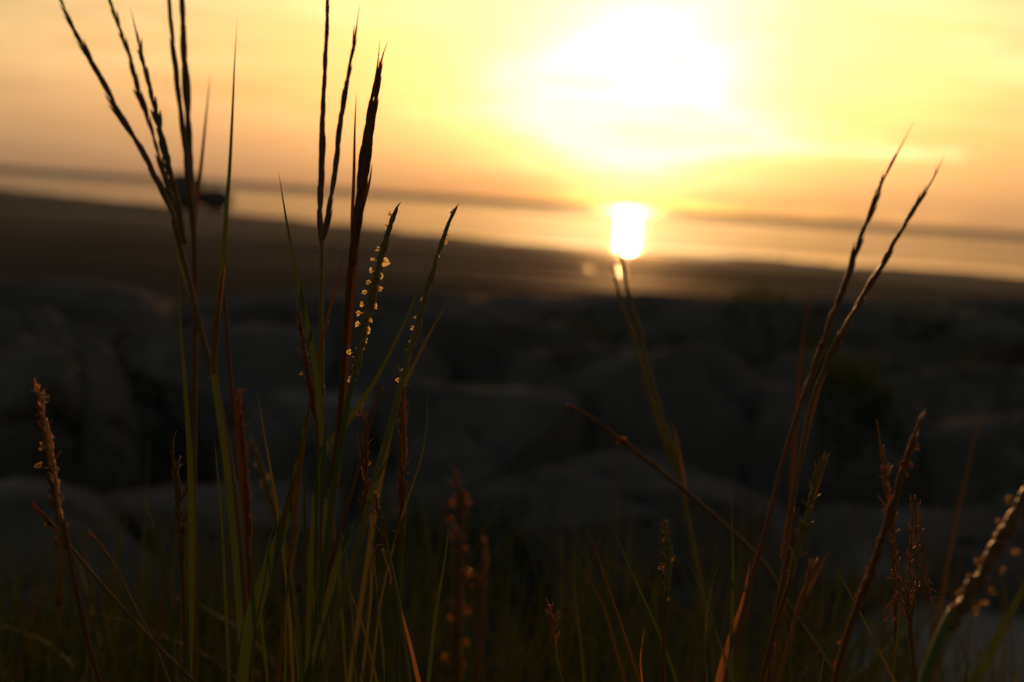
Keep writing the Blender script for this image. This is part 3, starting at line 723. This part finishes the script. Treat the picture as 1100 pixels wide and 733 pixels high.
a = Stalk('grass_leaf', 'faint reddish blade just left of the two long leaning spikes', 'grass blade', .95, 0, SH)
a.leaf([(835, 733), (842, 640), (850, 540), (856, 440), (862, 370), (873, 296)], 6, 'red', soil=True)
a = Stalk('grass_stalk', 'ragged yellowish spike low on the right, below the long leaning spikes', 'grass stalk', .66, 0, SH)
a.stem([(818, 733), (828, 690), (840, 650), (850, 620)], 5, 4.5, 'red')
a.spike([(848, 628), (858, 590), (868, 550), (876, 518), (886, 488)], 8, 'olive', step=9, L=20, ragged=.25, hairs=10)
a = Stalk('grass_leaf', 'bright orange-red withered leaf low on the right, at the foot of the long spikes', 'dry leaf', .70, 0, SH)
a.leaf([(772, 733), (780, 700), (788, 675), (797, 648), (803, 620), (806, 600)], 10, 'orange', soil=True, basew=.2, twist=.4, tw0=.2, tipk=1.1)
a = Stalk('grass_stalk', 'reddish stem with an orange base at the bottom, right of the withered orange leaf', 'grass stalk', .68, 0, SH)
a.stem([(826, 733), (829, 690), (838, 640), (848, 590), (856, 545)], 7, 5, 'red')
a.spike([(824, 738), (828, 715), (831, 695)], 8, 'orange', step=9, L=18, name='dry_scales')
a.leaf([(836, 655), (848, 600), (866, 560), (880, 520), (890, 485)], 6, 'brown')
a = Stalk('grass_stalk', 'forked reddish twig-like stem right of the ragged yellowish spike', 'grass stalk', .69, 0, SH)
a.stem([(836, 733), (848, 690), (858, 650), (868, 625), (880, 600)], 5, 4, 'orange')
a.leaf([(860, 650), (874, 625), (884, 605), (892, 590)], 5, 'brown')
a.spike([(858, 660), (864, 640), (868, 620), (871, 602)], 6, 'orange', step=10, L=18)
a = Stalk('grass_stalk', 'thin broken orange stalk with a long awn, left of the beaded reddish spike', 'grass stalk', .70, 0, SH)
a.stem([(962, 733), (962, 660), (960, 600), (957, 550)], 4, 4, 'red')
a.spike([(958, 570), (955, 540), (951, 512), (947, 486)], 7, 'orange', awn=(942, 450), step=11, L=22, ragged=.2, hairs=6)
a = Stalk('grass_stalk', 'blurred thick reddish spike beaded with orange dots, right', 'grass stalk', .50, 0, SH)
a.stem([(895, 740), (905, 700), (916, 665), (926, 640)], 7, 7, 'red')
sp = a.spike([(918, 660), (934, 618), (948, 578), (960, 540), (970, 505), (980, 475), (990, 448)], 10, 'red', step=13, L=30, loose=.08)
a.anthers(sp, [(986, 480, 3), (977, 497, 4), (967, 498, -3), (972, 510, 3), (960, 533, -3), (952, 548, -3), (945, 580, -4), (932, 610, -4), (922, 643, -3), (900, 712, 3), (902, 690, -2)], 7, 'orange')
a = Stalk('dried_grass', 'hanging dried seed head with thin drooping threads above the pale sand at the right', 'dried seed head', .62, 0, SH)
a.stem([(984, 738), (981, 705), (978, 680), (978, 660)], 7, 6, 'brown')
for k_, pts in enumerate([[(978, 668), (976, 620), (980, 570), (978, 530)], [(979, 668), (985, 620), (984, 575), (981, 540)], [(977, 665), (970, 635), (962, 620), (958, 612)],
                         [(979, 535), (988, 570), (994, 610), (1000, 640), (1006, 655)], [(977, 668), (966, 640), (958, 645), (958, 660), (964, 664)], [(978, 665), (984, 600), (990, 560), (982, 532)],
                         [(975, 655), (962, 600), (960, 560), (955, 520)]]):
    a.spike(pts, 3.4, 'orange' if k_ == 4 else 'brown', step=7, L=10, ragged=.3, hairs=7, loose=.12, name='seed_branch', dy=(k_ - 3) * .002)
a = Stalk('grass_leaf', 'faint blurred stalk standing alone near the right edge, behind the others', 'grass blade', 1.0, 0, SH)
a.leaf([(1000, 733), (1012, 640), (1026, 560), (1040, 500), (1054, 436)], 8, 'brown', soil=True, tipk=.3)
a = Stalk('grass_stalk', 'small yellowish seed spike standing alone in the bottom middle-right', 'grass stalk', .66, 0, SH)
a.stem([(712, 733), (713, 690), (714, 655), (716, 630)], 4.5, 4, 'red')
sp = a.spike([(715, 640), (717, 615), (718, 590), (715, 562)], 9, 'olive', step=7, L=15, ragged=.08, hairs=10, loose=.15)
a.anthers(sp, [(711, 612, -2), (722, 598, 3), (713, 580, -2), (717, 642, 0.5)], 6, 'straw')
RB = [
 ([(727, 733), (712, 690), (697, 655), (680, 618), (666, 585), (654, 556)], 5, 'green', 'plain green blade leaning left, first to the left of the small yellowish seed spike'),
 ([(688, 733), (674, 690), (664, 660), (650, 620), (640, 590), (629, 565)], 5, 'brown', 'dull brown blade leaning left in the bottom middle-right'),
 ([(672, 733), (660, 690), (648, 650), (632, 622), (613, 588)], 5, 'brown', 'brown blade left of the dull brown blade, pointing at the black hollow'),
 ([(788, 733), (776, 700), (760, 650), (746, 618), (731, 588)], 4.5, 'green', 'thin green blade leaning left, just right of the small yellowish seed spike'),
 ([(962, 733), (945, 700), (925, 660), (908, 628), (891, 600)], 4.5, 'olive', 'thin yellow blade leaning left beneath the beaded reddish spike'),
 ([(958, 733), (962, 700), (965, 670), (966, 640)], 8, 'green', 'short upright green blade in front of the pale sand'),
 ([(785, 733), (786, 660), (787, 600), (785, 520)], 8, 'green', 'blurred upright green blade left of the withered orange leaf'),
 ([(628, 733), (624, 690), (618, 640), (616, 590)], 6, 'green', 'upright green blade in the bottom centre under the black hollow'),
 ([(690, 733), (688, 710), (690, 690), (693, 672)], 5, 'orange', 'tiny orange-brown blade tip near the bottom centre-right'),
 ([(880, 733), (888, 690), (897, 650), (912, 620)], 5, 'green', 'short green blade leaning right beside the beaded reddish spike'),
 ([(760, 733), (757, 690), (763, 640), (776, 590)], 4, 'olive', 'faint thin blade leaning right near the withered orange leaf'),
]
for pts, wd_, m_, lab in RB:
    a = Stalk('grass_leaf', lab, 'grass blade', .60 + COUNT[0] % 5 * .03, 0, SH)
    a.leaf(pts, wd_ * .78, m_, soil=True)
a = Stalk('grass_stalk', 'small orange broken tip low in the bottom centre, right of the near seed heads', 'grass stalk', .62, 0, SH)
a.stem([(604, 733), (598, 710), (596, 690)], 4, 4, 'olive')
a.spike([(597, 700), (594, 680), (590, 650)], 7, 'orange', step=8, L=16, ragged=.3, hairs=5)

# --- the dense short grass on the bank ----------------------------------
def sward(name, n, xr, yr, hr, wr, m, seed, zf=ground_z, lean=.35, keep=None):
    rnd = random.Random(seed); mb = MB()
    k = 0
    while k < n:
        y = rnd.uniform(*yr); half = 0.40 * y + 0.12
        x = rnd.uniform(-half, half) if xr is None else rnd.uniform(*xr)
        if keep and not keep(x, y, rnd): continue
        k += 1
        h = rnd.uniform(*hr) * (1 + .5 * noise.noise(Vector((x * 4, y * 4, seed)))); z = zf(x, y) - .003
        a = rnd.uniform(0, 6.283); l = abs(rnd.gauss(0, lean)) * h
        d = Vector((math.cos(a), math.sin(a), 0))
        p0 = Vector((x, y, z)); p2 = p0 + d * l + Vector((0, 0, h * (1 - .3 * l / h))); p1 = p0 + Vector((0, 0, h * .6)) + d * l * .15
        nseg = 7
        path = [p0 * (1 - t_) ** 2 + p1 * 2 * t_ * (1 - t_) + p2 * t_ ** 2 for t_ in [i / (nseg - 1) for i in range(nseg)]]
        wv = rnd.uniform(*wr); th = wv * .06; a2 = rnd.uniform(-1.2, 1.2)
        def prof(t_):
            hh = wv / 2 * (1 - t_ ** 1.6) + 1e-5; 
            return [(-hh, hh * .3), (0, 0), (hh, hh * .3)]
        mb.sweep(path, prof, twist=rnd.uniform(-1, 1), tw0=a2, ribbon=True)
    return tag(mb.build(name, TURF[m], None, Vector((0, 0, 0))), kind='stuff')
sward('grass', 2300, None, (.66, 1.5), (.09, .205), (.0012, .003), 'green', 5)
sward('grass', 420, None, (.66, 1.6), (.10, .24), (.001, .0024), 'olive', 6)
sward('dry_grass', 200, None, (.66, 1.5), (.09, .24), (.001, .002), 'brown', 7)
sward('dry_grass', 60, None, (.66, 1.4), (.09, .2), (.001, .002), 'orange', 8)
sward('dry_grass', 260, None, (.85, 1.5), (.05, .14), (.0006, .0014), 'brown', 15, lean=.8)
sward('grass', 420, None, (.68, 1.3), (.12, .22), (.0008, .0018), 'green', 16, lean=.8)
# grass rooted on the crest and between the stones
from mathutils.bvhtree import BVHTree
TREES = []
for o in list(COL.objects):
    if o.name.startswith('boulder') and o.location.y < 20:
        TREES.append(BVHTree.FromPolygons([v.co + o.location for v in o.data.vertices], [tuple(p.vertices) for p in o.data.polygons]))
def cz(x, y):
    z = ground_z(x, y)
    for t_ in TREES:
        h = t_.ray_cast(Vector((x, y, 3)), Vector((0, 0, -1)))
        if h[0] is not None: z = max(z, h[0].z)
    return z
sward('crest_grass', 1300, (.15, 1.25), (4.2, 5.4), (.03, .085), (.003, .007), 'green', 9, zf=cz, keep=lambda x, y, r: noise.noise(Vector((x * 1.6, y * 1.6, 2))) > .0)
sward('crest_grass', 350, (1.2, 1.8), (4.6, 5.6), (.03, .08), (.003, .007), 'green', 19, zf=cz, keep=lambda x, y, r: noise.noise(Vector((x * 1.6, y * 1.6, 6))) > .1)
sward('crest_grass', 240, (-.2, .08), (2.25, 2.55), (.06, .14), (.003, .006), 'green', 10, zf=cz)
sward('crest_grass', 200, (.62, .82), (3.2, 3.5), (.05, .12), (.003, .007), 'green', 12, zf=cz)

# --- wet pebbles on the beach that catch the sun --------------------------
PEB, t_, o_ = mat('wet_pebble'); bsdf(t_, o_, (0.12, 0.10, 0.08), 0.22, 0.6)
for i, (px, py, r_, lab) in enumerate([(627, 290, .19, 'wet pebble on the sand glinting in the sun, left of the two parallel spike tips'),
                                       (665, 294, .22, 'wet pebble glinting between the two parallel spike tips'),
                                       (818, 322, .13, 'dim glinting wet pebble on the sand, left of the two long leaning spikes'),
                                       (512, 320, .07, 'faint glinting wet pebble right of the flowering spikes')]):
    d = ray(px, py); k = (BZ - CAM.z) / d.z
    for _ in range(30): c = CAM + d * k; k = (beach_z(c.x, c.y) + .035 - CAM.z) / d.z
    c = CAM + d * k
    bm = bmesh.new(); bmesh.ops.create_icosphere(bm, subdivisions=5, radius=r_)
    for v in bm.verts:
        v.co.z *= .17; v.co.x *= 1.1
        v.co += v.normal * noise.noise(v.co * 6 + Vector((i, 0, 0))) * r_ * .01
    tag(mesh_obj('pebble', bm, PEB, loc=c), lab, 'pebble', 'glinting pebbles')
